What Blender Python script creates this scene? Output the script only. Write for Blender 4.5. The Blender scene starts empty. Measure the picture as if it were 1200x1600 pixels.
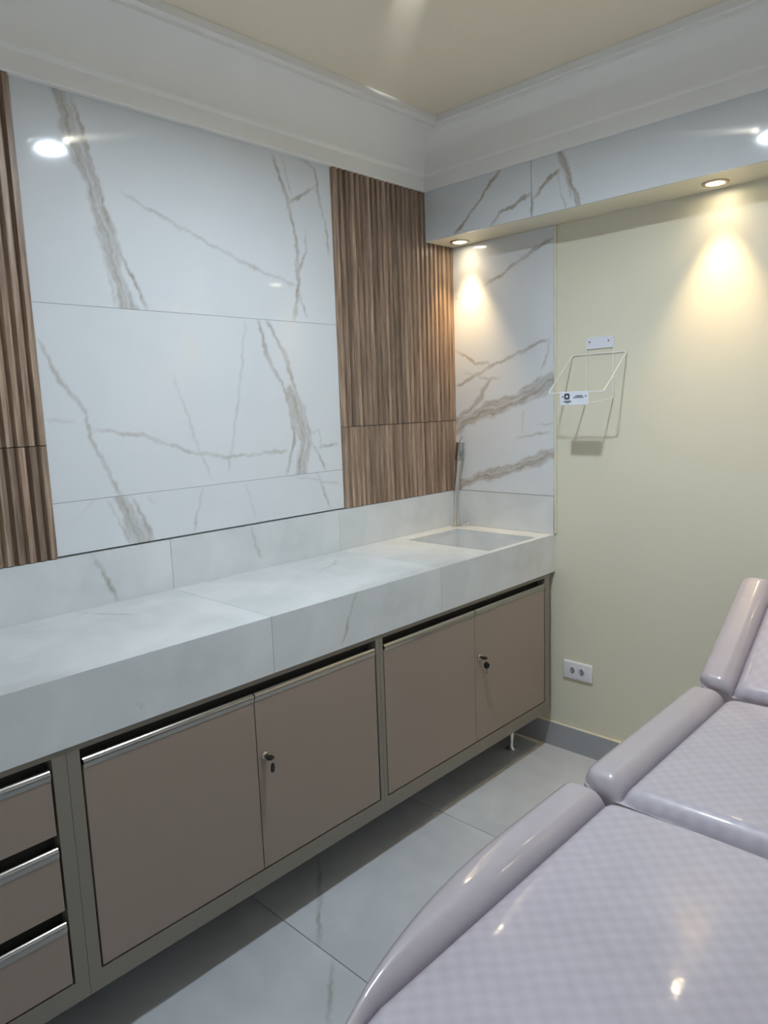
import bpy, bmesh, math, random
import numpy as np
from mathutils import Vector, Matrix

random.seed(7)
SC = bpy.context.scene
COL = SC.collection
PI = math.pi

# ------------------------------------------------------------------ camera, world, exposure
cam_d = bpy.data.cameras.new('camera')
cam = bpy.data.objects.new('camera', cam_d)
COL.objects.link(cam)
yaw, pitch, roll = 0.7674, -0.1463, -0.0356
d_ = Vector((math.cos(yaw)*math.cos(pitch), math.sin(yaw)*math.cos(pitch), math.sin(pitch)))
r_ = Vector((math.sin(yaw), -math.cos(yaw), 0))
u_ = r_.cross(d_)
r2 = math.cos(roll)*r_ + math.sin(roll)*u_
u2 = -math.sin(roll)*r_ + math.cos(roll)*u_
M = Matrix((r2, u2, -d_)).transposed().to_4x4()
M.translation = Vector((-2.5154, -1.9713, 1.432))
cam.matrix_world = M
cam_d.sensor_fit = 'VERTICAL'
cam_d.sensor_height = 36
cam_d.sensor_width = 27
cam_d.lens = 1119.3/1600*36
cam_d.clip_start = 0.02
SC.camera = cam

SC.world = bpy.data.worlds.new('world')
SC.world.use_nodes = True
SC.world.node_tree.nodes['Background'].inputs[0].default_value = (0.02, 0.02, 0.022, 1)
SC.world.node_tree.nodes['Background'].inputs[1].default_value = 1.0
SC.view_settings.view_transform = 'Standard'
SC.view_settings.look = 'None'
SC.view_settings.gamma = 1
SC.view_settings.use_curve_mapping = False
SC.view_settings.exposure = 1.38
LAMP_STRENGTH = 385.0            # glass ceiling lamp, cool white
SPOT_WATTS = 0.95                # each warm downlight

# ------------------------------------------------------------------ measures (metres)
DEP = 0.497      # worktop depth
BEAM = 0.186     # soffit beam depth
ZS, ZC, ZB, ZA, ZCEIL = 1.054, 2.276, 2.085, 0.747, 2.50
XW0, XW1 = -1.756, -0.687
Z1, Z2, Z3 = 1.7316, 1.2035, 1.361
XEND, YEND = -2.68, -2.26

# ------------------------------------------------------------------ materials
def nodes_of(name):
    m = bpy.data.materials.new(name)
    m.use_nodes = True
    nt = m.node_tree
    return m, nt, nt.nodes['Principled BSDF']

def simple(name, col, rough=0.5, metal=0.0, coat=0.0, spec=0.5, var=0.0, scale=40, bump=0.0):
    m, nt, p = nodes_of(name)
    p.inputs['Base Color'].default_value = (*col, 1)
    p.inputs['Roughness'].default_value = rough
    p.inputs['Metallic'].default_value = metal
    p.inputs['Specular IOR Level'].default_value = spec
    p.inputs['Coat Weight'].default_value = coat
    p.inputs['Coat Roughness'].default_value = 0.06
    if var or bump:
        tc = nt.nodes.new('ShaderNodeTexCoord')
        n = nt.nodes.new('ShaderNodeTexNoise')
        n.inputs['Scale'].default_value = scale
        n.inputs['Detail'].default_value = 4
        nt.links.new(tc.outputs['Object'], n.inputs['Vector'])
        if var:
            mx = nt.nodes.new('ShaderNodeMix'); mx.data_type = 'RGBA'
            mx.inputs[6].default_value = (*[c*(1-var) for c in col], 1)
            mx.inputs[7].default_value = (*[min(1, c*(1+var)) for c in col], 1)
            nt.links.new(n.outputs['Fac'], mx.inputs[0])
            nt.links.new(mx.outputs[2], p.inputs['Base Color'])
        if bump:
            b = nt.nodes.new('ShaderNodeBump')
            b.inputs['Strength'].default_value = bump
            b.inputs['Distance'].default_value = 0.002
            nt.links.new(n.outputs['Fac'], b.inputs['Height'])
            nt.links.new(b.outputs['Normal'], p.inputs['Normal'])
    return m

def emit(name, col, strength):
    m = bpy.data.materials.new(name); m.use_nodes = True
    nt = m.node_tree; nt.nodes.clear()
    e = nt.nodes.new('ShaderNodeEmission'); o = nt.nodes.new('ShaderNodeOutputMaterial')
    e.inputs[0].default_value = (*col, 1); e.inputs[1].default_value = strength
    nt.links.new(e.outputs[0], o.inputs[0])
    return m

def stone(name, base, base2, vein, rough, cloud_scale, spec=0.5, coat=0.0):
    """polished stone: soft clouding, veins read from the 'vein' point attribute of each slab"""
    m, nt, p = nodes_of(name)
    N, L = nt.nodes.new, nt.links.new
    tc = N('ShaderNodeTexCoord')
    n = N('ShaderNodeTexNoise'); n.inputs['Scale'].default_value = cloud_scale
    n.inputs['Detail'].default_value = 5; n.inputs['Distortion'].default_value = 0.8
    L(tc.outputs['Object'], n.inputs['Vector'])
    rp = N('ShaderNodeMapRange'); rp.inputs[1].default_value = 0.35; rp.inputs[2].default_value = 0.68
    L(n.outputs['Fac'], rp.inputs[0])
    mx = N('ShaderNodeMix'); mx.data_type = 'RGBA'
    mx.inputs[6].default_value = (*base, 1); mx.inputs[7].default_value = (*base2, 1)
    L(rp.outputs[0], mx.inputs[0])
    at = N('ShaderNodeAttribute'); at.attribute_name = 'vein'
    n2 = N('ShaderNodeTexNoise'); n2.inputs['Scale'].default_value = 22; n2.inputs['Detail'].default_value = 6
    n2.inputs['Roughness'].default_value = 0.7; n2.inputs['Distortion'].default_value = 1.2
    L(tc.outputs['Object'], n2.inputs['Vector'])
    r2_ = N('ShaderNodeMapRange'); r2_.inputs[1].default_value = 0.3; r2_.inputs[2].default_value = 0.7
    r2_.inputs[3].default_value = 0.70; r2_.inputs[4].default_value = 1.2
    L(n2.outputs['Fac'], r2_.inputs[0])
    mu = N('ShaderNodeMath'); mu.operation = 'MULTIPLY'; mu.use_clamp = True
    L(at.outputs['Fac'], mu.inputs[0]); L(r2_.outputs[0], mu.inputs[1])
    n3 = N('ShaderNodeTexNoise'); n3.inputs['Scale'].default_value = 5
    L(tc.outputs['Object'], n3.inputs['Vector'])
    vc = N('ShaderNodeMix'); vc.data_type = 'RGBA'
    vc.inputs[6].default_value = (*vein[0], 1); vc.inputs[7].default_value = (*vein[1], 1)
    L(n3.outputs['Fac'], vc.inputs[0])
    m2 = N('ShaderNodeMix'); m2.data_type = 'RGBA'
    L(mu.outputs[0], m2.inputs[0]); L(mx.outputs[2], m2.inputs[6]); L(vc.outputs[2], m2.inputs[7])
    L(m2.outputs[2], p.inputs['Base Color'])
    p.inputs['Roughness'].default_value = rough
    p.inputs['Specular IOR Level'].default_value = spec
    p.inputs['Coat Weight'].default_value = coat
    return m

def wood(name):
    m, nt, p = nodes_of(name)
    N, L = nt.nodes.new, nt.links.new
    tc = N('ShaderNodeTexCoord'); oi = N('ShaderNodeObjectInfo')
    sc = N('ShaderNodeVectorMath'); sc.operation = 'MULTIPLY'; sc.inputs[1].default_value = (130, 130, 5)
    L(tc.outputs['Object'], sc.inputs[0])
    off = N('ShaderNodeVectorMath'); off.operation = 'ADD'
    cm = N('ShaderNodeCombineXYZ')
    ml = N('ShaderNodeMath'); ml.operation = 'MULTIPLY'; ml.inputs[1].default_value = 57
    L(oi.outputs['Random'], ml.inputs[0]); L(ml.outputs[0], cm.inputs[0]); L(ml.outputs[0], cm.inputs[2])
    L(sc.outputs[0], off.inputs[0]); L(cm.outputs[0], off.inputs[1])
    n = N('ShaderNodeTexNoise'); n.inputs['Scale'].default_value = 1; n.inputs['Detail'].default_value = 6
    n.inputs['Roughness'].default_value = 0.65; n.inputs['Distortion'].default_value = 0.5
    L(off.outputs[0], n.inputs['Vector'])
    cr = N('ShaderNodeValToRGB')
    e = cr.color_ramp.elements
    e[0].position = 0.28; e[0].color = (0.105, 0.068, 0.045, 1)
    e[1].position = 0.72; e[1].color = (0.47, 0.355, 0.26, 1)
    x = cr.color_ramp.elements.new(0.5); x.color = (0.27, 0.188, 0.132, 1)
    L(n.outputs['Fac'], cr.inputs[0])
    hs = N('ShaderNodeHueSaturation')
    mr = N('ShaderNodeMapRange'); mr.inputs[3].default_value = 0.75; mr.inputs[4].default_value = 1.35
    L(oi.outputs['Random'], mr.inputs[0]); L(mr.outputs[0], hs.inputs['Value'])
    L(cr.outputs[0], hs.inputs['Color']); L(hs.outputs[0], p.inputs['Base Color'])
    b = N('ShaderNodeBump'); b.inputs['Strength'].default_value = 0.25; b.inputs['Distance'].default_value = 0.001
    L(n.outputs['Fac'], b.inputs['Height']); L(b.outputs[0], p.inputs['Normal'])
    p.inputs['Roughness'].default_value = 0.4
    return m

def vinyl(name, col, check):
    m, nt, p = nodes_of(name)
    N, L = nt.nodes.new, nt.links.new
    tc = N('ShaderNodeTexCoord')
    n = N('ShaderNodeTexNoise'); n.inputs['Scale'].default_value = 26; n.inputs['Detail'].default_value = 4
    n.inputs['Distortion'].default_value = 0.6
    L(tc.outputs['Object'], n.inputs['Vector'])
    fac = n.outputs['Fac']
    if check:
        w = []
        for ax in 'XY':
            wv = N('ShaderNodeTexWave'); wv.wave_type = 'BANDS'; wv.bands_direction = ax
            wv.inputs['Scale'].default_value = 2*PI/20/0.034
            wv.inputs['Distortion'].default_value = 1.0; wv.inputs['Detail'].default_value = 2
            wv.inputs['Detail Scale'].default_value = 1.5
            L(tc.outputs['Object'], wv.inputs['Vector']); w.append(wv)
        c = []
        for wv in w:
            sb = N('ShaderNodeMath'); sb.operation = 'SUBTRACT'; sb.inputs[1].default_value = 0.5
            L(wv.outputs['Fac'], sb.inputs[0]); c.append(sb)
        mu = N('ShaderNodeMath'); mu.operation = 'MULTIPLY'
        L(c[0].outputs[0], mu.inputs[0]); L(c[1].outputs[0], mu.inputs[1])
        sm = N('ShaderNodeMath'); sm.operation = 'MULTIPLY_ADD'; sm.inputs[1].default_value = 1.2
        L(mu.outputs[0], sm.inputs[0])
        n.inputs['Scale'].default_value = 18
        hf = N('ShaderNodeMath'); hf.operation = 'MULTIPLY'; hf.inputs[1].default_value = 1.0
        L(fac, hf.inputs[0]); L(hf.outputs[0], sm.inputs[2])
        fac = sm.outputs[0]
    mx = N('ShaderNodeMix'); mx.data_type = 'RGBA'
    k = 0.10 if check else 0.06
    mx.inputs[6].default_value = (*[c*(1-k) for c in col], 1)
    mx.inputs[7].default_value = (*[c*(1+k) for c in col], 1)
    L(fac, mx.inputs[0]); L(mx.outputs[2], p.inputs['Base Color'])
    p.inputs['Roughness'].default_value = 0.42
    p.inputs['Coat Weight'].default_value = 1.0
    p.inputs['Coat Roughness'].default_value = 0.07
    nb = N('ShaderNodeTexNoise'); nb.inputs['Scale'].default_value = 9; nb.inputs['Detail'].default_value = 3
    L(tc.outputs['Object'], nb.inputs['Vector'])
    b = N('ShaderNodeBump'); b.inputs['Strength'].default_value = 0.12; b.inputs['Distance'].default_value = 0.01
    L(nb.outputs['Fac'], b.inputs['Height']); L(b.outputs[0], p.inputs['Coat Normal'])
    return m

def glass(name):
    m, nt, p = nodes_of(name)
    p.inputs['Base Color'].default_value = (0.93, 0.98, 0.96, 1)
    p.inputs['Roughness'].default_value = 0.02
    p.inputs['Transmission Weight'].default_value = 1.0
    p.inputs['IOR'].default_value = 1.45
    return m

MAT = dict(
    cream=simple('cream_paint', (0.76, 0.73, 0.585), 0.42, var=0.015, scale=6, bump=0.04),
    ceiling=simple('ceiling_paint', (0.87, 0.79, 0.63), 0.5, var=0.01, scale=5),
    plaster=simple('white_plaster', (0.89, 0.885, 0.86), 0.6, var=0.01, scale=9),
    grout=simple('grout', (0.42, 0.43, 0.43), 0.8),
    white_marble=stone('white_marble', (0.665, 0.70, 0.725), (0.70, 0.73, 0.75), ((0.30, 0.285, 0.27), (0.40, 0.33, 0.25)), 0.06, 3),
    counter=stone('grey_onyx', (0.61, 0.64, 0.645), (0.71, 0.735, 0.74), ((0.30, 0.28, 0.23), (0.36, 0.33, 0.27)), 0.05, 5),
    floor=stone('floor_porcelain', (0.53, 0.56, 0.59), (0.62, 0.65, 0.68), ((0.30, 0.30, 0.26), (0.34, 0.32, 0.27)), 0.13, 4),
    grey_stone=simple('grey_skirting_stone', (0.40, 0.41, 0.43), 0.3, var=0.03, scale=8),
    wood=wood('ribbed_wood'),
    pale_core=simple('pale_tile_core', (0.62, 0.58, 0.52), 0.8),
    unseen=simple('off_white_paint', (0.84, 0.85, 0.86), 0.6, var=0.01, scale=6),
    frame=simple('taupe_grey_laminate', (0.235, 0.21, 0.172), 0.4, var=0.02, scale=60),
    door=simple('rosy_taupe_laminate', (0.315, 0.25, 0.205), 0.38, var=0.015, scale=120),
    gap_shade=simple('recess_shade', (0.035, 0.031, 0.026), 0.7),  # shade of the handle recesses and door gaps put into the colour
    alu=simple('polished_aluminium', (0.40, 0.385, 0.36), 0.2, metal=1),
    chrome_dim_reflection=simple('chrome_dim_reflection', (0.40, 0.42, 0.42), 0.14, metal=1),  # chrome darkened to hold the dim room the mixer head mirrors
    tube=simple('satin_chrome', (0.68, 0.67, 0.65), 0.12, metal=1),
    chrome=simple('chrome', (0.80, 0.80, 0.80), 0.07, metal=1),
    nickel=simple('nickel', (0.62, 0.59, 0.53), 0.22, metal=1),
    black=simple('black_plastic', (0.006, 0.006, 0.007), 0.45, spec=0.3),
    white=simple('white_plastic', (0.80, 0.81, 0.84), 0.35),
    white_wire=simple('white_coated_wire', (0.82, 0.82, 0.78), 0.4),
    card=simple('white_card', (0.76, 0.79, 0.86), 0.4),
    ink=simple('dark_print', (0.05, 0.05, 0.07), 0.6),
    dark=simple('dark_hole', (0.03, 0.03, 0.035), 0.6),
    steel=simple('brushed_ring', (0.42, 0.36, 0.27), 0.28, metal=1),
    pad=vinyl('checked_vinyl', (0.51, 0.475, 0.54), True),
    bolster=vinyl('smooth_vinyl', (0.46, 0.42, 0.455), False),
    table_frame=simple('powder_coated_steel', (0.5, 0.49, 0.49), 0.4),
    glass=glass('clear_glass'),
    lamp=emit('lamp_diffuser', (0.80, 0.90, 1.0), LAMP_STRENGTH),
    spot=emit('spot_bulb', (1.0, 0.86, 0.62), 14.0),
)

# ------------------------------------------------------------------ builders
ORIG = {}
def root(name, loc, label=None, cat=None, group=None, kind=None):
    o = bpy.data.objects.new(name, None)
    COL.objects.link(o)
    o.location = loc; o.empty_display_size = 0.05
    ORIG[o] = Vector(loc)
    props(o, label, cat, group, kind)
    return o

def props(o, label=None, cat=None, group=None, kind=None):
    if label: o['label'] = label
    if cat: o['category'] = cat
    if group: o['group'] = group
    if kind: o['kind'] = kind
    return o

def put(name, bm, mat, parent=None, origin=None, smooth=False, **kw):
    """link a bmesh given in world coordinates as one object, its origin moved to `origin`"""
    if origin is None:
        origin = Vector((0, 0, 0))
        if bm.verts:
            lo = Vector([min(v.co[i] for v in bm.verts) for i in range(3)])
            hi = Vector([max(v.co[i] for v in bm.verts) for i in range(3)])
            origin = Vector(((lo.x+hi.x)/2, (lo.y+hi.y)/2, lo.z))
    origin = Vector(origin)
    bmesh.ops.translate(bm, verts=bm.verts, vec=-origin)
    bmesh.ops.recalc_face_normals(bm, faces=bm.faces)
    me = bpy.data.meshes.new(name)
    bm.to_mesh(me); bm.free()
    if smooth:
        for p in me.polygons: p.use_smooth = True
        if smooth != 'all': me.set_sharp_from_angle(angle=math.radians(38))
    me.materials.append(MAT[mat] if isinstance(mat, str) else mat)
    o = bpy.data.objects.new(name, me)
    COL.objects.link(o)
    ORIG[o] = origin
    if parent:
        o.parent = parent; o.location = origin - ORIG[parent]
    else:
        o.location = origin
    props(o, **kw)
    return o

def box(bm, x0, x1, y0, y1, z0, z1, bev=0.0, seg=2):
    vs = [bm.verts.new((x, y, z)) for x in (x0, x1) for y in (y0, y1) for z in (z0, z1)]
    fs = [(0,1,3,2), (4,6,7,5), (0,4,5,1), (2,3,7,6), (0,2,6,4), (1,5,7,3)]
    faces = [bm.faces.new([vs[i] for i in f]) for f in fs]
    if bev:
        es = list({e for f in faces for e in f.edges})
        bmesh.ops.bevel(bm, geom=es, offset=bev, segments=seg, affect='EDGES', profile=0.5)
    return bm

def bx(*a, **k):
    return box(bmesh.new(), *a, **k)

def tube(bm, pts, r, n=10, cap=True):
    pts = [Vector(p) for p in pts]
    rs = r if isinstance(r, (list, tuple)) else [r]*len(pts)
    rings = []; up = None
    for i, p in enumerate(pts):
        t = (pts[min(i+1, len(pts)-1)] - pts[max(i-1, 0)]).normalized()
        if up is None:
            up = Vector((0, 0, 1)) if abs(t.z) < 0.9 else Vector((1, 0, 0))
        a = t.cross(up).normalized(); b = a.cross(t).normalized(); up = b
        rings.append([bm.verts.new(p + rs[i]*(math.cos(2*PI*k/n)*a + math.sin(2*PI*k/n)*b)) for k in range(n)])
    for A, B in zip(rings, rings[1:]):
        for k in range(n):
            bm.faces.new((A[k], A[(k+1) % n], B[(k+1) % n], B[k]))
    if cap:
        bm.faces.new(rings[0]); bm.faces.new(rings[-1])
    return bm

def rounded_path(pts, r=0.006, n=4, closed=False):
    pts = [Vector(p) for p in pts]; out = []
    N = len(pts)
    for i, p in enumerate(pts):
        if not closed and i in (0, N-1):
            out.append(p); continue
        a = (pts[i-1]-p).normalized(); b = (pts[(i+1) % N]-p).normalized()
        A, B = p+a*r, p+b*r
        for k in range(n+1):
            t = k/n
            out.append((1-t)**2*A + 2*t*(1-t)*p + t*t*B)
    if closed: out.append(out[0])
    return out

def lathe(bm, prof, c, n=24, axis='Z'):
    """prof: (radius, height) pairs spun round an axis through c"""
    c = Vector(c); rings = []
    for r, h in prof:
        ring = []
        for k in range(n):
            a = 2*PI*k/n
            v = Vector((r*math.cos(a), r*math.sin(a), h))
            if axis == 'X': v = Vector((h, v.x, v.y))
            if axis == 'Y': v = Vector((v.x, h, v.y))
            ring.append(bm.verts.new(c+v))
        rings.append(ring)
    for A, B in zip(rings, rings[1:]):
        for k in range(n):
            bm.faces.new((A[k], A[(k+1) % n], B[(k+1) % n], B[k]))
    bm.faces.new(rings[0]); bm.faces.new(rings[-1])
    return bm

def prism_x(bm, prof, x0, x1):
    """closed (y,z) outline extruded along X"""
    A = [bm.verts.new((x0, y, z)) for y, z in prof]; B = [bm.verts.new((x1, y, z)) for y, z in prof]
    n = len(prof)
    for k in range(n):
        bm.faces.new((A[k], A[(k+1) % n], B[(k+1) % n], B[k]))
    bm.faces.new(A); bm.faces.new(B[::-1])
    return bm

VEINS = {
 'wall': [
  ([(-1.632,2.266),(-1.611,2.179),(-1.559,2.036),(-1.531,1.906),(-1.51,1.797),(-1.488,1.728)],0.0227,0.5),
  ([(-1.603,2.27),(-1.579,2.186),(-1.552,2.07),(-1.51,1.9),(-1.461,1.81),(-1.436,1.732)],0.0053,0.55),
  ([(-1.64,2.263),(-1.625,2.152),(-1.564,2.018),(-1.548,1.87),(-1.527,1.734)],0.0035,0.25),
  ([(-1.485,2.049),(-1.406,2.019),(-1.199,1.946),(-1.033,1.891),(-0.875,1.856)],0.0049,0.3),
  ([(-0.941,2.266),(-0.895,2.154),(-0.862,2.036),(-0.851,1.911),(-0.871,1.781)],0.0065,0.5),
  ([(-0.901,2.271),(-0.868,2.149)],0.0043,0.25),
  ([(-0.837,2.282),(-0.79,2.267),(-0.756,2.253),(-0.749,2.181),(-0.72,2.078),(-0.705,1.971)],0.0045,0.42),
  ([(-0.76,2.2),(-0.826,2.15),(-0.884,2.124)],0.0055,0.45),
  ([(-0.811,2.043),(-0.818,1.968),(-0.848,1.911),(-0.859,1.836),(-0.824,1.752)],0.0044,0.42),
  ([(-0.861,1.931),(-0.86,1.814),(-0.885,1.739)],0.0077,0.4),
  ([(-1.755,1.642),(-1.7,1.53),(-1.647,1.452),(-1.629,1.364),(-1.592,1.271),(-1.559,1.205)],0.0053,0.42),
  ([(-1.752,1.433),(-1.711,1.422),(-1.675,1.418)],0.0043,0.35),
  ([(-1.629,1.397),(-1.475,1.371),(-1.32,1.311),(-1.18,1.287),(-0.942,1.292)],0.005,0.33),
  ([(-0.803,1.291),(-0.705,1.304)],0.0059,0.4),
  ([(-1.089,1.719),(-1.125,1.52),(-1.162,1.357),(-1.191,1.244)],0.0042,0.24),
  ([(-1.365,1.549),(-1.314,1.384),(-1.258,1.22)],0.004,0.2),
  ([(-1.037,1.732),(-1.014,1.626),(-0.954,1.52),(-0.918,1.432),(-0.911,1.321),(-0.953,1.21)],0.0066,0.5),
  ([(-1.001,1.73),(-0.933,1.617),(-0.893,1.498),(-0.865,1.363)],0.0077,0.45),
  ([(-0.914,1.494),(-0.882,1.409),(-0.859,1.318),(-0.89,1.204)],0.0271,0.5),
  ([(-0.838,1.317),(-0.796,1.256),(-0.771,1.212)],0.0046,0.45),
  ([(-0.836,1.351),(-0.79,1.355),(-0.791,1.291)],0.0035,0.35),
  ([(-1.56,1.199),(-1.542,1.135),(-1.508,1.069)],0.0243,0.48),
  ([(-1.602,1.2),(-1.576,1.13),(-1.54,1.057)],0.0037,0.35),
  ([(-1.525,1.195),(-1.497,1.129),(-1.473,1.051)],0.0057,0.5),
  ([(-1.288,1.198),(-1.317,1.124),(-1.329,1.065)],0.004,0.32),
  ([(-1.481,1.194),(-1.454,1.171)],0.0038,0.3),
  ([(-1.132,1.197),(-1.115,1.152),(-1.094,1.078)],0.0032,0.25),
  ([(-0.823,1.23),(-0.788,1.138),(-0.752,1.058)],0.0047,0.35),
  ([(-1.635,1.208),(-1.714,1.13)],0.0027,0.12),
  ([(-0.92,1.2),(-0.692,1.147)],0.0035,0.22),
 ],
 'right': [
  ([(-0.499,2.044),(-0.435,2.02),(-0.333,1.977),(-0.257,1.939),(-0.178,1.91)],0.0063,0.5),
  ([(-0.01,1.504),(-0.104,1.54),(-0.195,1.58),(-0.299,1.612),(-0.419,1.653),(-0.482,1.672)],0.0066,0.5),
  ([(-0.014,1.659),(-0.089,1.621),(-0.122,1.598),(-0.179,1.599),(-0.195,1.58)],0.0054,0.45),
  ([(-0.501,1.519),(-0.433,1.483),(-0.343,1.446),(-0.266,1.422),(-0.185,1.403),(-0.084,1.364),(-0.002,1.323)],0.0278,0.62),
  ([(-0.501,1.534),(-0.433,1.498)],0.01,0.4),
  ([(-0.197,1.527),(-0.16,1.484),(-0.146,1.452),(-0.085,1.405),(-0.007,1.365)],0.0096,0.55),
  ([(-0.054,1.564),(-0.155,1.537),(-0.251,1.527)],0.0041,0.3),
  ([(-0.501,1.23),(-0.402,1.19),(-0.262,1.146),(-0.13,1.116),(-0.042,1.081),(-0.006,1.056)],0.0203,0.62),
  ([(-0.355,1.399),(-0.355,1.334),(-0.351,1.309)],0.0039,0.32),
  ([(-0.32,1.275),(-0.345,1.29),(-0.481,1.308)],0.0052,0.32),
  ([(-0.482,1.672),(-0.465,1.607),(-0.442,1.552)],0.005,0.35),
  ([(-0.432,1.336),(-0.498,1.346)],0.0051,0.35),
  ([(-0.017,1.879),(-0.064,1.87)],0.0055,0.35),
 ],
 'beam': [
  ([(-0.391,2.287),(-0.315,2.221),(-0.236,2.148),(-0.16,2.087)],0.0048,0.8),
  ([(-0.507,2.166),(-0.429,2.138),(-0.384,2.13),(-0.355,2.106),(-0.328,2.086)],0.0059,0.8),
  ([(-0.515,2.142),(-0.549,2.176),(-0.58,2.196),(-0.625,2.224)],0.0056,0.7),
  ([(-0.565,2.183),(-0.593,2.206)],0.0089,0.5),
  ([(-0.62,2.291),(-0.647,2.218),(-0.674,2.15),(-0.696,2.087)],0.0098,0.7),
  ([(-0.65,2.212),(-0.667,2.118)],0.0044,0.4),
  ([(-0.613,2.21),(-0.63,2.143),(-0.645,2.085)],0.0033,0.4),
  ([(-0.512,2.156),(-0.515,2.086)],0.0046,0.8),
 ],
 'splash': [
  ([(-1.668,1.05),(-1.637,0.991),(-1.605,0.907)],0.0046,0.5),
  ([(-1.128,1.048),(-1.109,0.988),(-1.091,0.945)],0.0043,0.45),
 ],
 'top': [
  ([(-1.741,0.012),(-1.69,-0.096),(-1.636,-0.188)],0.0035,0.35),
  ([(-1.044,-0.225),(-0.904,-0.164),(-0.789,-0.071)],0.0033,0.3),
 ],
 'apron': [
  ([(-1.105,0.917),(-1.149,0.831),(-1.178,0.762)],0.0037,0.4),
  ([(-1.806,0.79),(-1.797,0.777),(-1.789,0.762)],0.0029,0.4),
 ],
 'floor': [
  ([(-1.161,-0.314),(-1.279,-0.458),(-1.411,-0.601)],0.0057,0.45),
  ([(-1.42,-0.667),(-1.496,-0.744),(-1.567,-0.818)],0.0048,0.45),
 ],
}

def vein_field(U, V, veins):
    """stone veins: (polyline, half width, strength) in slab coordinates, edges wandering a little"""
    out = np.zeros_like(U)
    wu = U + 0.0022*np.sin(V*47+U*23) + 0.0018*np.sin(V*131-U*71+1) + 0.0011*np.sin(V*290+U*170)
    wv = V + 0.0022*np.sin(U*53-V*19+2) + 0.0018*np.sin(U*141+V*59) + 0.0011*np.sin(U*270-V*190)
    for pts, hw, s in veins:
        dmin = np.full_like(U, 1e9); sg = np.zeros_like(U); al = np.zeros_like(U); run = 0.0
        for (ax, ay), (bx_, by_) in zip(pts, pts[1:]):
            dx, dy = bx_-ax, by_-ay
            ln = math.hypot(dx, dy)+1e-9
            t = np.clip(((wu-ax)*dx+(wv-ay)*dy)/(ln*ln), 0, 1)
            d = np.hypot(wu-ax-t*dx, wv-ay-t*dy)
            c = d < dmin
            dmin = np.where(c, d, dmin)
            sg = np.where(c, np.sign((wu-ax)*dy-(wv-ay)*dx)*d, sg)
            al = np.where(c, run+t*ln, al)
            run += ln
        w = hw*(1+0.22*np.sin(al*27+s*9)+0.12*np.sin(al*71+sg*90))
        soft = max(0.0028, hw*0.38)
        x = np.clip((w+soft-dmin)/(2*soft), 0, 1)
        val = s*1.5*x*x*(3-2*x)
        if hw > 0.009:
            q = sg/hw                       # streaks run along the band
            st = np.sin(q*4.2+1.3*np.sin(al*19)+.6*np.sin(al*57))*.5+.5
            st2 = np.sin(q*9.5+2.1*np.sin(al*13+2)+1.1*np.sin(al*41))*.5+.5
            val = val*(0.42+0.34*st+0.34*st2**2)
        else:
            fade = np.clip(np.minimum(al, run-al)/0.04+.35, 0, 1)
            val = val*fade*(.8+.25*np.sin(al*33+hw*900))
        out = np.maximum(out, val)
    return np.clip(out, 0, 1)

def slab(name, axis, face, inward, u0, u1, v0, v1, thick, mat, parent, veins=None, step=0.006, **kw):
    """a stone slab whose polished face lies in the plane axis=face; it goes `thick` back along `inward`"""
    if veins:
        nu, nv = max(2, int((u1-u0)/step)+1), max(2, int((v1-v0)/step)+1)
    else:
        nu = nv = 2
    us, vs = np.linspace(u0, u1, nu), np.linspace(v0, v1, nv)
    U, V = np.meshgrid(us, vs, indexing='ij')
    oth = [i for i in range(3) if i != axis]
    co = np.zeros((nu*nv+4, 3))
    co[:nu*nv, axis] = face
    co[:nu*nv, oth[0]] = U.ravel(); co[:nu*nv, oth[1]] = V.ravel()
    b = nu*nv
    for k, (u, v) in enumerate(((u0, v0), (u1, v0), (u1, v1), (u0, v1))):
        co[b+k, axis] = face + inward*thick; co[b+k, oth[0]] = u; co[b+k, oth[1]] = v
    idx = np.arange(nu*nv).reshape(nu, nv)
    F = [tuple(int(q) for q in f) for f in np.stack([idx[:-1, :-1], idx[1:, :-1], idx[1:, 1:], idx[:-1, 1:]], -1).reshape(-1, 4)]
    F.append((b+3, b+2, b+1, b))
    F.append(tuple(int(i) for i in idx[::-1, 0]) + (b, b+1))
    F.append(tuple(int(i) for i in idx[-1, ::-1]) + (b+1, b+2))
    F.append(tuple(int(i) for i in idx[:, -1]) + (b+2, b+3))
    F.append(tuple(int(i) for i in idx[0, :]) + (b+3, b))
    org = Vector(co.min(0)) + (Vector(co.max(0))-Vector(co.min(0)))/2
    me = bpy.data.meshes.new(name)
    me.from_pydata([tuple(c) for c in (co-np.array(org))], [], F)
    if veins:
        at = me.attributes.new('vein', 'FLOAT', 'POINT')
        arr = np.zeros(nu*nv+4, dtype=np.float32); arr[:nu*nv] = vein_field(U, V, veins).ravel()
        at.data.foreach_set('value', arr)
    bm = bmesh.new(); bm.from_mesh(me); bmesh.ops.recalc_face_normals(bm, faces=bm.faces); bm.to_mesh(me); bm.free()
    me.materials.append(MAT[mat])
    o = bpy.data.objects.new(name, me); COL.objects.link(o)
    ORIG[o] = org
    if parent: o.parent = parent; o.location = org-ORIG[parent]
    else: o.location = org
    props(o, **kw)
    return o

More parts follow.
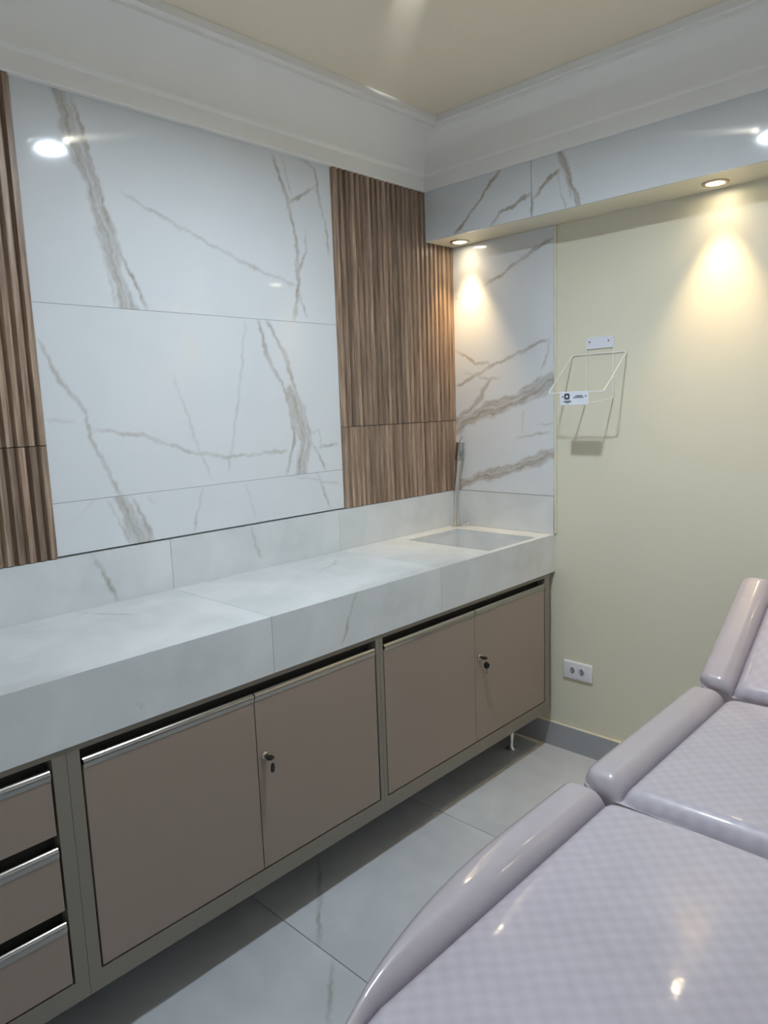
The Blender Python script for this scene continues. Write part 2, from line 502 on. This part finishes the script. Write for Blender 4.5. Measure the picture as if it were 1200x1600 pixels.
# ================================================================== SETTING
G = 0.0012   # half a joint
floor = put('floor', bx(XEND-.1, .1, YEND-.1, .1, -.10, -.006), 'grout', origin=(0, 0, -.10), kind='structure')
fx = [XEND, -2.115, -1.415, -0.700, 0.0]
fy = [YEND, -1.62, -0.92, -0.22, 0.0]
for i in range(4):
    for j in range(4):
        vis = fx[i+1] > -1.8 and fy[j+1] > -0.9
        slab('tile', 2, 0.0, -1, fx[i]+G, fx[i+1]-G, fy[j]+G, fy[j+1]-G, 0.006, 'floor', floor,
             VEINS['floor'] if vis and fx[i] < -.9 else None, 0.008)

ceiling = put('ceiling', bx(XEND-.1, .1, YEND-.1, .1, ZCEIL, ZCEIL+.1), 'ceiling', kind='structure')
wall_left = put('wall_left', bx(XEND-.1, .1, .012, .12, 0, ZCEIL), 'grout', kind='structure')
wall_right = put('wall_right', bx(0.0, .12, YEND-.1, .012, 0, ZCEIL), 'cream', kind='structure')
put('wall_front', bx(XEND-.1, .1, YEND-.1, YEND, 0, ZCEIL), 'unseen', kind='structure')
put('wall_back', bx(XEND-.1, XEND, YEND, .012, 0, ZCEIL), 'unseen', kind='structure')

# marble tiles and ribbed wood-look tiles on the long wall
for z0, z1 in ((ZS+.004, Z2), (Z2, Z1), (Z1, ZCEIL-.1)):
    own = [v for v in VEINS['wall'] if z0 < sum(q[1] for q in v[0])/len(v[0]) < z1]
    slab('marble_tile', 1, 0.0, 1, XW0+.0005, XW1-.0005, z0+.0005, z1-.0005, .0115, 'white_marble', wall_left, own, 0.005)
    slab('marble_tile', 1, 0.0, 1, XEND+G, XW0-.687-G, z0+.0005, z1-.0005, .0115, 'white_marble', wall_left)
slab('plain_tile', 1, 0.002, 1, XEND+G, -G, 0, ZS, .0095, 'grey_stone', wall_left)

P = 0.687/25
def slat_mesh(h):
    bm = bmesh.new()
    w, dp = P/2, 0.013
    prof = [(-w, 0), (-w*.84, 0), (-w*.80, -dp*.15), (-w*.56, -dp*.88), (-w*.48, -dp), (w*.48, -dp), (w*.56, -dp*.88),
            (w*.80, -dp*.15), (w*.84, 0), (w, 0)]
    prof = prof + [(w, .002), (-w, .002)]
    A = [bm.verts.new((x, y, 0)) for x, y in prof]; B = [bm.verts.new((x, y, h)) for x, y in prof]
    n = len(prof)
    for k in range(n):
        bm.faces.new((A[k], A[(k+1) % n], B[(k+1) % n], B[k]))
    bm.faces.new(A); bm.faces.new(B)
    bmesh.ops.recalc_face_normals(bm, faces=bm.faces)
    me = bpy.data.meshes.new('slat'); bm.to_mesh(me); bm.free()
    for p in me.polygons: p.use_smooth = True
    me.set_sharp_from_angle(angle=math.radians(50))
    me.materials.append(MAT['wood'])
    return me
for xr in (0.0, XW0):
    for z0, z1 in ((ZS+.002, Z3-.0012), (Z3+.0012, ZC+.004)):
        t = put('wood_tile', bx(xr-.687+G, xr-G, 0.0, .0115, z0, z1), 'pale_core', wall_left)
        me = slat_mesh(z1-z0)
        for k in range(25):
            x = xr-(k+.5)*P
            h = z1
            s = bpy.data.objects.new('slat', me); COL.objects.link(s)
            s.parent = t; s.location = Vector((x, -.0001, z0))-ORIG[t]

# header beam along the right wall: plaster body, marble face, cream soffit
beam = put('trim_1', bx(-BEAM+.008, -.0005, YEND, -.0115, ZB, ZCEIL), 'cream', kind='structure')
for y0, y1 in ((-.51, -.012), (-1.57, -.51), (YEND, -1.57)):
    slab('marble_tile', 0, -BEAM, 1, y0+G, y1-G, ZB, ZCEIL-.12, .0078, 'white_marble', beam, VEINS['beam'] if y1 > -1 else None, 0.004)

# tall marble tile and its edge strip on the right wall
slab('marble_tile', 0, -.0095, 1, -DEP, -.0115, ZS+.002, ZB-.001, .0093, 'white_marble', wall_right, VEINS['right'], 0.004)
put('edge_strip', bx(-.0098, -.0002, -DEP-.008, -DEP-.0005, ZS-.15, ZB-.001, bev=.002), 'cream', wall_right)

# plaster crown moulding, left and right runs mitred in the corner
def crown(name, pl, run):
    prof = [(0, ZC), (.10, ZC), (.12, ZC+.004), (.12, ZC+.052), (.17, ZC+.057), (.19, ZC+.064)]
    for k in range(9):
        a = k/8*PI/2
        prof.append((.19+.66*(1-math.cos(a)), ZC+.066+.118*math.sin(a)))
    prof += [(.87, ZC+.187), (.87, ZC+.197), (1.0, ZC+.199), (1.0, ZCEIL-.0005), (0, ZCEIL-.0005)]
    bm = bmesh.new(); A, B = [], []
    for f, z in prof:
        o = f*pl[0]; o2 = f*pl[1]
        if run == 'left':
            A.append(bm.verts.new((XEND, -o, z))); B.append(bm.verts.new((-BEAM-o2, -o, z)))
        else:
            A.append(bm.verts.new((-BEAM-o2, -o, z))); B.append(bm.verts.new((-BEAM-o2, YEND, z)))
    n = len(prof)
    for k in range(n):
        bm.faces.new((A[k], A[(k+1) % n], B[(k+1) % n], B[k]))
    bm.faces.new(A); bm.faces.new(B)
    return put(name, bm, 'plaster', smooth=True, kind='structure')
crown('trim_2', (.165, .10), 'left')
crown('trim_3', (.165, .10), 'right')

# stone skirting with a cream top edge on the right wall
bb = put('baseboard_right', bx(-.012, -.0002, YEND, -.002, 0, .1015), 'grey_stone', kind='structure')
put('cap_strip', bx(-.012, -.0002, YEND, -.002, .1015, .1045), 'cream', bb)

# ================================================================== WORKTOP with sink
XC = XEND+.002
top = root('stone_worktop', (-1.2, -.25, .747), 'long grey stone-look worktop with deep apron, backsplash and corner sink', 'worktop')
TX = [XC, -2.125, -1.424, -0.725, 0.0]
SX0, SX1, SY0, SY1 = -.425, -.105, -.472, -.082
g = .0006
for a, b in zip(TX, TX[1:]):
    last = b == 0.0
    bb_ = b-(.012 if last else 0)
    if last:
        bm = bmesh.new()
        def ring(z): return [bm.verts.new(c) for c in ((a+g, -DEP+.0005, z), (b-.012, -DEP+.0005, z), (b-.012, -.012, z), (a+g, -.012, z))], \
                            [bm.verts.new(c) for c in ((SX0, SY0, z), (SX1, SY0, z), (SX1, SY1, z), (SX0, SY1, z))]
        o1, i1 = ring(.9); o0, i0 = ring(.88)
        for k in range(4):
            q = (k+1) % 4
            bm.faces.new((o1[k], o1[q], i1[q], i1[k])); bm.faces.new((o0[k], o0[q], i0[q], i0[k]))
            bm.faces.new((o1[k], o1[q], o0[q], o0[k])); bm.faces.new((i1[k], i1[q], i0[q], i0[k]))
        put('top_panel', bm, 'counter', top)
    else:
        slab('top_panel', 2, .9, -1, a+g, bb_-g, -DEP+.0005, -.012, .02, 'counter', top, VEINS['top'], .006)
    slab('apron_panel', 1, -DEP, 1, a+g, b-g-(.0005 if last else 0), ZA, .8995, .018, 'counter', top, VEINS['apron'] if not last else None, .006)
    slab('backsplash_panel', 1, -.0112, 1, a+g, bb_-g, .88, ZS, .011, 'counter', top, VEINS['splash'] if not last else None, .006)
slab('backsplash_panel', 0, -.0112, 1, -DEP+.001, -.012, .9003, ZS, .0109, 'counter', top)
bm = bmesh.new()
zf = .775
o = [bm.verts.new(c) for c in ((SX0, SY0, .8799), (SX1, SY0, .8799), (SX1, SY1, .8799), (SX0, SY1, .8799))]
i_ = [bm.verts.new(c) for c in ((SX0, SY0, zf+.01), (SX1, SY0, zf+.01), (SX1, SY1, zf+.01), (SX0, SY1, zf+.01))]
c_ = bm.verts.new(((SX0+SX1)/2, (SY0+SY1)/2, zf))
for k in range(4):
    q = (k+1) % 4
    bm.faces.new((o[k], o[q], i_[q], i_[k])); bm.faces.new((i_[k], i_[q], c_))
put('sink_basin', bm, 'counter', top)
bm = lathe(bmesh.new(), [(.001, .0), (.03, .0), (.032, .002), (.03, .005), (.012, .004), (.001, .004)], ((SX0+SX1)/2, (SY0+SY1)/2, zf+.001))
put('drain', bm, 'chrome', top, smooth=True)

# ================================================================== CABINETS
CZ0, CZ1 = .166, .7465
OZ0, OZ1 = .212, .733
FY = -DEP+.004      # face of the frames
HANDLE = [(-.0002, .6875), (-.0012, .6875), (-.0040, .6980), (-.0045, .7010), (-.0040, .7032), (-.0015, .7068), (.0020, .7098), (.0040, .7106),
          (.0056, .7095), (.0065, .7065), (.0100, .7045), (.0160, .7045), (.0160, .6942), (-.0002, .6942)]
def carcass(x0, x1, ox0, ox1):
    bm = bmesh.new()
    yb = -.02
    box(bm, x0, ox0, yb, FY, CZ0, CZ1); box(bm, ox1, x1, yb, FY, CZ0, CZ1)
    box(bm, ox0, ox1, yb, FY, CZ0, OZ0); box(bm, ox0, ox1, yb, FY, OZ1, CZ1)
    return bm
def handle_bm(x0, x1, dz=0.0):
    return prism_x(bmesh.new(), [(FY+.001+y, z+dz) for y, z in HANDLE], x0, x1)
def cabinet(name, x0, x1, ox0, ox1, label, kind):
    r = root(name, ((x0+x1)/2, -.25, CZ0), label, 'cabinet', 'taupe base cabinets under the worktop')
    put('carcass', carcass(x0+.0004, x1-.0004, ox0, ox1), 'frame', r)
    put('inner_back', bx(ox0, ox1, -.06, -.05, OZ0, OZ1), 'gap_shade', r)
    put('shade_sheet', bx(ox0+.0002, ox1-.0002, FY+.034, FY+.038, OZ0+.0002, OZ1-.0002), 'gap_shade', r)  # dark sheet added to carry the shade behind the handles
    if kind == 'doors':
        m = (ox0+ox1)/2
        for a, b in ((ox0+.005, m-.0012), (m+.0012, ox1-.005)):
            d = put('door', bx(a, b, FY+.001, FY+.019, OZ0+.005, .694, bev=.0008, seg=1), 'door', r)
            put('handle_profile', handle_bm(a+.0004, b-.0004), 'alu', d, smooth=True)
        lx, lz = m+.022, .533
        lock = put('cam_lock', lathe(bmesh.new(), [(.0005, .001), (.0105, .001), (.0105, -.003), (.0085, -.0055), (.0065, -.006), (.0065, -.010), (.001, -.010)],
                   (lx, FY, lz), 20, 'Y'), 'nickel', d, smooth=True)
    else:
        hs = (OZ1-OZ0)/3
        for k in range(3):
            dz = -k*hs
            d = put('drawer', bx(ox0+.005, ox1-.005, FY+.001, FY+.019, OZ1-(k+1)*hs+.005, .694+dz, bev=.0008, seg=1), 'door', r)
            put('handle_profile', handle_bm(ox0+.0054, ox1-.0054, dz), 'alu', d, smooth=True)
    for lx_ in (x0+.11, x1-.11):
        for ly in ((-.06, -.377) if (x1 > -.1 and lx_ > -.3) else (-.06,)):
            bm = lathe(bmesh.new(), [(.001, 0), (.021, 0), (.021, .004), (.013, .011), (.0105, .02), (.0125, .07), (.015, CZ0-.0002), (.001, CZ0-.0002)],
                       (lx_, ly, 0), 20)
            put('leg', bm, 'chrome', r, smooth=True)
    return r
cabinet('drawer_cabinet', XEND+.004, -1.971, XEND+.034, -2.001, 'taupe cabinet with three drawers at the left end of the worktop', 'drawers')
cabinet('base_cabinet', -1.971, -1.025, -1.943, -1.040, 'taupe two-door cabinet between the drawers and the far cabinet', 'doors')
cabinet('base_cabinet', -1.025, -.040, -1.010, -.073, 'taupe two-door cabinet under the sink beside the cream wall', 'doors')

def keys(lx, lz, label, turn, swing):
    r = root('key_pair', (lx, FY-.010, lz), label, 'keys', 'black-headed keys in the cabinet locks')
    def key(bm_m, bm_b, T):
        # a key in its own frame: blade along +x from 0 to .024, bow from .024 on, flat in the x-z plane
        out = [(.021, -.0045), (.026, -.0095), (.036, -.0105), (.043, -.007), (.045, 0), (.043, .007), (.036, .0105), (.026, .0095), (.021, .0045)]
        A = [bm_b.verts.new(T @ Vector((x, -.0018, z))) for x, z in out]; B = [bm_b.verts.new(T @ Vector((x, .0018, z))) for x, z in out]
        n = len(out)
        for k in range(n): bm_b.faces.new((A[k], A[(k+1) % n], B[(k+1) % n], B[k]))
        bm_b.faces.new(A); bm_b.faces.new(B[::-1])
        bl = [(.0, -.002), (.003, -.0035), (.006, -.0022), (.009, -.0035), (.013, -.0024), (.021, -.0035), (.021, .0035), (.002, .0035)]
        A = [bm_m.verts.new(T @ Vector((x, -.0009, z))) for x, z in bl]; B = [bm_m.verts.new(T @ Vector((x, .0009, z))) for x, z in bl]
        n = len(bl)
        for k in range(n): bm_m.faces.new((A[k], A[(k+1) % n], B[(k+1) % n], B[k]))
        bm_m.faces.new(A); bm_m.faces.new(B[::-1])
    o = Vector((lx, FY-.010, lz))
    # key in the lock: points out of the door (-Y), bow lying flat
    T = Matrix.Translation(o+Vector((0, .020, 0))) @ Matrix.Rotation(-PI/2, 4, 'Z') @ Matrix.Rotation(PI/2*turn, 4, 'X')
    mb, bb2 = bmesh.new(), bmesh.new(); key(mb, bb2, T)
    k1 = put('key', mb, 'nickel', r); put('key_head', bb2, 'black', k1)
    # ring through the bow, second key hanging
    rc = o+Vector((0, -.022, -.0085))
    bm = bmesh.new()
    tube(bm, [rc+Vector((.0, .010*math.cos(a), .010*math.sin(a))) for a in [2*PI*k/20 for k in range(21)]], .0008, 6, cap=False)
    put('key_ring', bm, 'nickel', r, smooth=True)
    T = Matrix.Translation(rc+Vector((0, -.001, -.0085-.040))) @ Matrix.Rotation(swing, 4, 'Z') @ Matrix.Rotation(-PI/2, 4, 'Y')
    mb, bb2 = bmesh.new(), bmesh.new(); key(mb, bb2, T)
    k2 = put('key', mb, 'nickel', r); put('key_head', bb2, 'black', k2)
    return r
keys((-1.943-1.040)/2+.022, .533, 'black-headed key pair hanging in the lock of the cabinet next to the drawers', 1, .55)
keys((-1.010-.073)/2+.022, .533, 'black-headed key pair hanging in the lock of the cabinet under the sink', 1, -.75)

# ================================================================== FAUCET
fb = Vector((-.066, -.048, .9003))
fr = root('faucet', fb, 'tall slim chrome faucet on the sink rim in the corner', 'faucet')
bm = lathe(bmesh.new(), [(.001, 0), (.026, 0), (.026, .003), (.022, .006), (.015, .008), (.001, .008)], fb, 28)
put('base_flange', bm, 'chrome', fr, smooth=True)
lean = Vector((.06, -.09, 0))
path = [fb+Vector((0, 0, .004)), fb+Vector((0, 0, .10)), fb+Vector((0, 0, .135))]
for k in range(1, 6):
    t = k/5
    path.append(fb+Vector((0, 0, .135+.03*t))+lean*(.03*t*t*.5))
e0 = path[-1]; dirv = (Vector((0, 0, 1))+lean).normalized()
path.append(e0+dirv*.145)
put('spout_tube', tube(bmesh.new(), path, .0118, 18), 'tube', fr, smooth=True)
hd0 = e0+dirv*.125
rot = Vector((0, 0, 1)).rotation_difference(dirv).to_matrix().to_4x4()
bm = lathe(bmesh.new(), [(.0115, 0), (.0165, 0), (.018, .002), (.018, .074), (.0165, .078), (.001, .078)], (0, 0, 0), 28)
bmesh.ops.transform(bm, matrix=Matrix.Translation(hd0) @ rot, verts=bm.verts)
put('mixer_head', bm, 'chrome_dim_reflection', fr, smooth=True)
tp = hd0+dirv*.077
put('lever', tube(bmesh.new(), [tp, tp+Vector((.002, -.002, .012)), tp+Vector((.006, -.008, .026))], [.0055, .004, .0045], 12), 'chrome', fr, smooth=True)
kb = fb+Vector((.016, -.022, .006))
bm = tube(bmesh.new(), [kb, kb+Vector((.008, -.011, .008))], .0035, 10)
tube(bm, [kb+Vector((.008, -.011, .006)), kb+Vector((.014, -.019, .014))], [.006, .0075], 12)
put('side_knob', bm, 'chrome', fr, smooth=True)

# ================================================================== WIRE BOX HOLDER on the cream wall
wr = root('wire_box_holder', (0, -.685, 1.53), 'white wire box holder with printed tag screwed to the cream wall', 'holder')
R_ = .0022
xw = -.0035
put('mount_plate', bx(-.0065, -.0003, -.740, -.631, 1.616, 1.658, bev=.0012), 'card', wr)
for y in (-.645, -.720):
    s = put('screw', lathe(bmesh.new(), [(.0005, -.0064), (.0042, -.0064), (.0036, -.0082), (.0005, -.009)], (0, y, 1.641), 14, 'X'), 'steel', wr, smooth=True)
loop = [(xw, -.573, 1.597), (xw, -.789, 1.597), (-.177, -.789, 1.457), (-.177, -.573, 1.457)]
put('hoop_wire', tube(bmesh.new(), rounded_path(loop, .010, 5, True), R_, 8, False), 'white_wire', wr, smooth=True)
u = [(xw, -.632, 1.62), (xw, -.632, 1.434), (-.188, -.632, 1.416), (-.188, -.738, 1.416), (xw, -.738, 1.434), (xw, -.738, 1.62)]
put('shelf_wire', tube(bmesh.new(), rounded_path(u, .006, 4), R_, 8), 'white_wire', wr, smooth=True)
tag = put('name_tag', bx(-.1935, -.1905, -.740, -.630, 1.413, 1.461, bev=.0008, seg=1), 'card', wr)
tx = -.1936
bm = bmesh.new()
def outline_ring(yc, zc, ro, ri):
    n = 24
    def sq(a, r):
        c, s = math.cos(a), math.sin(a); k = (abs(c)**4+abs(s)**4)**-.25
        return (tx-.0003, yc+r*c*k, zc+r*s*k)
    A = [bm.verts.new(sq(2*PI*k/n, ro)) for k in range(n)]
    B = [bm.verts.new((tx-.0003, yc+ri*math.cos(2*PI*k/n), zc+ri*math.sin(2*PI*k/n))) for k in range(n)]
    for k in range(n): bm.faces.new((A[k], A[(k+1) % n], B[(k+1) % n], B[k]))
outline_ring(-.6575, 1.4435, .0108, .0045)
put('emblem', bm, 'ink', tag)
bm = bmesh.new()
def line_of_marks(y0, y1, z, h):
    # an illegible line of tiny print, as in the photograph
    y = y0
    while y > y1:
        w = random.uniform(.0016, .003)
        box(bm, tx-.0005, tx-.0001, y-w, y, z, z+h*random.uniform(.8, 1.1)); y -= w+.0006
line_of_marks(-.6445, -.6715, 1.4235, .0052)
line_of_marks(-.653, -.664, 1.4195, .0025)
line_of_marks(-.690, -.7165, 1.4425, .0042)
line_of_marks(-.6825, -.7215, 1.4375, .0032)
put('print', bm, 'ink', tag)
for y in (-.641, -.730):
    put('screw', lathe(bmesh.new(), [(.0005, 0), (.0035, 0), (.003, -.0015), (.0005, -.002)], (tx, y, 1.4435), 12, 'X'), 'steel', tag, smooth=True)

# ================================================================== POWER OUTLET
ol = root('power_outlet', (0, -.602, .35), 'white double power outlet plate low on the cream wall', 'outlet')
bm = bx(-.012, -.0003, -.6665, -.537, .3125, .3880, bev=.0065, seg=4)
put('cover_plate', bm, 'white', ol, smooth=True)
for yc in (-.581, -.622):
    bm = bmesh.new(); n = 6
    def hexr(r, x, sq=.86): return [bm.verts.new((x, yc+sq*r*math.sin(2*PI*k/24)*(1 if True else 0), .350+r*math.cos(2*PI*k/24))) for k in range(24)]
    a, b, c, d2 = hexr(.0165, -.0118), hexr(.0160, -.0134), hexr(.0150, -.0134), hexr(.0145, -.0122)
    for A, B in ((a, b), (b, c), (c, d2)):
        for k in range(24): bm.faces.new((A[k], A[(k+1) % 24], B[(k+1) % 24], B[k]))
    so = put('socket_rim', bm, 'white', ol, smooth=True)
    bm = bmesh.new(); v = [bm.verts.new((-.0123, yc+.0124*math.sin(2*PI*k/24), .350+.0145*math.cos(2*PI*k/24))) for k in range(24)]; bm.faces.new(v)
    put('socket_face', bm, simple('socket_grey', (.42, .43, .46), .5), so)
    for dy, dz in ((0, .0078), (-.0042, 0), (0, -.0078)):
        put('pin_hole', lathe(bmesh.new(), [(.0004, -.0122), (.0031, -.0122), (.0031, -.0127), (.0004, -.0127)], (0, yc+dy, .350+dz), 10, 'X'), 'dark', so)

# ================================================================== DOWNLIGHTS in the soffit
def downlight(y, label):
    c = Vector((-.080, y, ZB))
    r = root('downlight', c, label, 'spotlight', 'round downlights in the soffit')
    put('trim_ring', lathe_open([(.026, .0025), (.0275, -.0035), (.034, -.0055), (.0395, -.003), (.0405, .0)], c, 36), 'steel', r, smooth=True)
    put('bulb', lathe(bmesh.new(), [(.001, -.0008), (.027, -.0008), (.0265, -.0024), (.018, -.0034), (.001, -.0038)], c, 28), 'spot', r, smooth=True)
    l = bpy.data.lights.new('downlight_beam', 'SPOT')
    l.energy = SPOT_WATTS*10; l.color = (1.0, .70, .36); l.spot_size = math.radians(69); l.spot_blend = 1.0
    l.shadow_soft_size = .018
    lo = bpy.data.objects.new('downlight_beam', l); COL.objects.link(lo)
    lo.parent = r; lo.location = (0, 0, -.024)
    l2 = bpy.data.lights.new('downlight_spill', 'SPOT')
    l2.energy = SPOT_WATTS*.3; l2.color = (1.0, .68, .34); l2.spot_size = math.radians(145); l2.spot_blend = 1.0
    l2.shadow_soft_size = .018
    lo2 = bpy.data.objects.new('downlight_spill', l2); COL.objects.link(lo2)
    lo2.parent = r; lo2.location = (0, 0, -.024)
    return r
def lathe_open(prof, c, n):
    bm = lathe(bmesh.new(), prof, c, n)
    bmesh.ops.delete(bm, geom=[f for f in bm.faces if len(f.verts) > 4], context='FACES_ONLY')
    return bm
downlight(-.105, 'round warm downlight in the soffit nearest the ribbed wood corner')
downlight(-1.107, 'round warm downlight in the soffit above the cream wall')
downlight(-2.100, 'round warm downlight in the soffit beyond the right edge of the photo')

# ================================================================== CEILING LAMP (out of frame; seen mirrored in the marble)
lc = Vector((-1.243, -.988, 2.459))
lp = root('ceiling_lamp', lc, 'square glass ceiling lamp with round diffuser, mirrored in the marble tile', 'lamp')
bm = bmesh.new(); n = 48; s = .098; rr = .060
def sqp(a, z):
    c, q = math.cos(a), math.sin(a); k = s/max(abs(c), abs(q))
    return lc+Vector((c*k, q*k, z))
ring = lambda f: [bm.verts.new(f(2*PI*(k+.5)/n)) for k in range(n)]
o0 = ring(lambda a: sqp(a, 0)); o1 = ring(lambda a: sqp(a, .006))
i0 = ring(lambda a: lc+Vector((rr*math.cos(a), rr*math.sin(a), 0))); i1 = ring(lambda a: lc+Vector((rr*math.cos(a), rr*math.sin(a), .006)))
for k in range(n):
    q = (k+1) % n
    for A, B in ((o0, i0), (o1, i1), (o0, o1), (i0, i1)): bm.faces.new((A[k], A[q], B[q], B[k]))
put('glass_plate', bm, 'glass', lp)
bm = bmesh.new()
v = [bm.verts.new(lc+Vector((.0475*math.cos(2*PI*k/40), .0475*math.sin(2*PI*k/40), .018))) for k in range(40)]; bm.faces.new(v)
put('diffuser', bm, 'lamp', lp)
bm = bmesh.new()
gap_a = math.radians(51)  # drum wall cut low here, shaped to let the added streak light out
def drum_ring(r, zlo):
    rows = []
    for k in range(181):
        a = gap_a+2*PI*k/180
        dz = abs((a-gap_a+PI) % (2*PI)-PI)
        low_top = dz < math.radians(11.5)
        rows.append((bm.verts.new(lc+Vector((r*math.cos(a), r*math.sin(a), zlo))),
                     bm.verts.new(lc+Vector((r*math.cos(a), r*math.sin(a), .0280+.005*(dz/math.radians(11.5))**2 if low_top else ZCEIL-lc.z)))))
    return rows
rows = drum_ring(.066, .0062)
for (a, b), (c, e) in zip(rows, rows[1:]): bm.faces.new((a, c, e, b))
put('drum', bm, 'white', lp, smooth=True)
bm = bmesh.new()
v = [bm.verts.new(lc+Vector((.066*math.cos(2*PI*k/40), .066*math.sin(2*PI*k/40), .020))) for k in range(40)]; bm.faces.new(v)
put('reflector_pan', bm, 'white', lp)
pl_ = bpy.data.lights.new('added_streak_light', 'POINT'); pl_.energy = 34; pl_.color = (.90, .96, 1.0); pl_.shadow_soft_size = .001  # extra point light above the pan, added for the streak on the ceiling
plo = bpy.data.objects.new('added_streak_light', pl_); COL.objects.link(plo); plo.parent = lp; plo.location = (0, 0, .027)

# ================================================================== TREATMENT TABLE
tb = root('treatment_table', (-1.25, -1.58, 0), 'lilac-grey padded treatment table in three sections with raised backrest', 'table')
def section(name, L, W, T, R, RS, GR, foot=None, rc=.03, gdep=.036, T4=None, parent=None):
    """padded section: local x along the table 0..L, y 0..-W across, top at z=0; returns the pad with two bolsters"""
    def yo(x):
        if foot:
            a, b = foot
            xx = a-x
            v = 0.0
            if xx > 0: v = b*(1-math.sqrt(max(0, 1-(xx/a)**2)))
            dx = L-x
        else:
            v = 0.0; dx = min(x, L-x)
        if dx < rc: v += rc-math.sqrt(max(0, rc*rc-(rc-dx)**2))
        return v
    def slope(x):
        e = 1e-4
        if foot and x < foot[0]: return abs(yo(x+e)-yo(x-e))/(2*e)
        return 0.0
    RB = .034
    def gy(x): return max(GR, yo(x)+.022)
    x0 = foot[0]*.02 if foot else 0.0
    xs = []
    n1 = 12
    for k in range(n1+1): xs.append(x0+R*1.1*(1-math.cos(k/n1*PI/2)))
    m = 34
    for k in range(1, m): xs.append(x0+R*1.1+(L-x0-2.2*R)*k/m)
    for k in range(n1+1): xs.append(L-R*1.1*(1-math.cos((n1-k)/n1*PI/2)))
    def h(x, y):
        o = yo(x)
        yy = min(y-o, W-o-y)/math.sqrt(1+slope(x)**2)
        dx = (L-x) if foot else min(x, L-x)
        ex, ey = max(0, R-dx)/R, max(0, RS-yy)/RS
        e2 = min(1, ex*ex+ey*ey)
        z = -(1-math.sqrt(1-e2))*(R*ex+RS*ey)/(ex+ey+1e-9)
        g_ = gy(x)
        for gg in (g_, W-g_):
            dd = y-gg if gg < W/2 else gg-y      # >0 on the pad side
            if dd > 0:
                z -= .016+(gdep-.016)*math.exp(-(dd/.011)**1.2)
            elif -dd < RB:
                z -= gdep*(1-math.sqrt(1-(1+dd/RB)**2))**1.0
        inner = min(y-g_, W-g_-y)
        if inner > 0: z += .006*math.sin(min(1, inner/.22)*PI/2)
        return max(z, -T*.62)
    def make(nm, lo, hi, ns, mat, par):
        bm = bmesh.new(); rings = []
        for x in xs:
            a, b = lo(x), hi(x)
            col = []
            ys = [a+(b-a)*(.5-.5*math.cos(PI*k/ns)) for k in range(ns+1)]
            tops = [Vector((x, -y, h(x, y))) for y in ys]
            wob = .004
            col.append(Vector((x, -ys[0]-min(.012, (b-a)*.3), -T)))
            col.append(Vector((x, -ys[0], -T+.012)))
            col += tops
            col.append(Vector((x, -ys[-1], -T+.012)))
            col.append(Vector((x, -ys[-1]+min(.012, (b-a)*.3), -T)))
            rings.append([bm.verts.new(T4 @ c) for c in col])
        n = len(rings[0])
        for A, B in zip(rings, rings[1:]):
            for k in range(n):
                bm.faces.new((A[k], A[(k+1) % n], B[(k+1) % n], B[k]))
        bm.faces.new(rings[0]); bm.faces.new(rings[-1])
        return put(nm, bm, mat, par, smooth=True)
    pad = make(name, gy, lambda x: W-gy(x), 46, 'pad', parent)
    make('side_bolster', yo, gy, 18, 'bolster', pad)
    make('side_bolster', lambda x: W-gy(x), lambda x: W-yo(x), 18, 'bolster', pad)
    return pad
TZ = .652
section('leg_cushion', .944, .62, .095, .032, .026, .088, foot=(.684, .31), rc=.035,
        T4=Matrix.Translation((-2.194, -1.260, TZ+.021)), parent=tb)
section('seat_cushion', .630, .60, .10, .045, .026, .090, rc=.03,
        T4=Matrix.Translation((-1.226, -1.272, TZ+.027)), parent=tb)
ang = math.radians(33)
section('back_cushion', .425, .60, .095, .030, .028, .090, rc=.03,
        T4=Matrix.Translation((-.615, -1.280, TZ+.030)) @ Matrix.Rotation(-ang, 4, 'Y'), parent=tb)
put('under_frame', bx(-2.00, -.63, -1.82, -1.34, TZ-.135, TZ-.097, bev=.004), 'table_frame', tb)
put('lift_column', bx(-1.50, -1.10, -1.70, -1.46, .05, TZ-.135, bev=.01), 'table_frame', tb)
put('floor_base', bx(-1.75, -.85, -1.80, -1.36, .0005, .05, bev=.01), 'table_frame', tb)
ca, sa = math.cos(ang), math.sin(ang)
for y in (-1.45, -1.71):
    put('backrest_bracket', tube(bmesh.new(), [(-.66, y, TZ-.115), (-.36, y, TZ+.06+.30*sa-.10)], .014, 10), 'table_frame', tb, smooth=True)
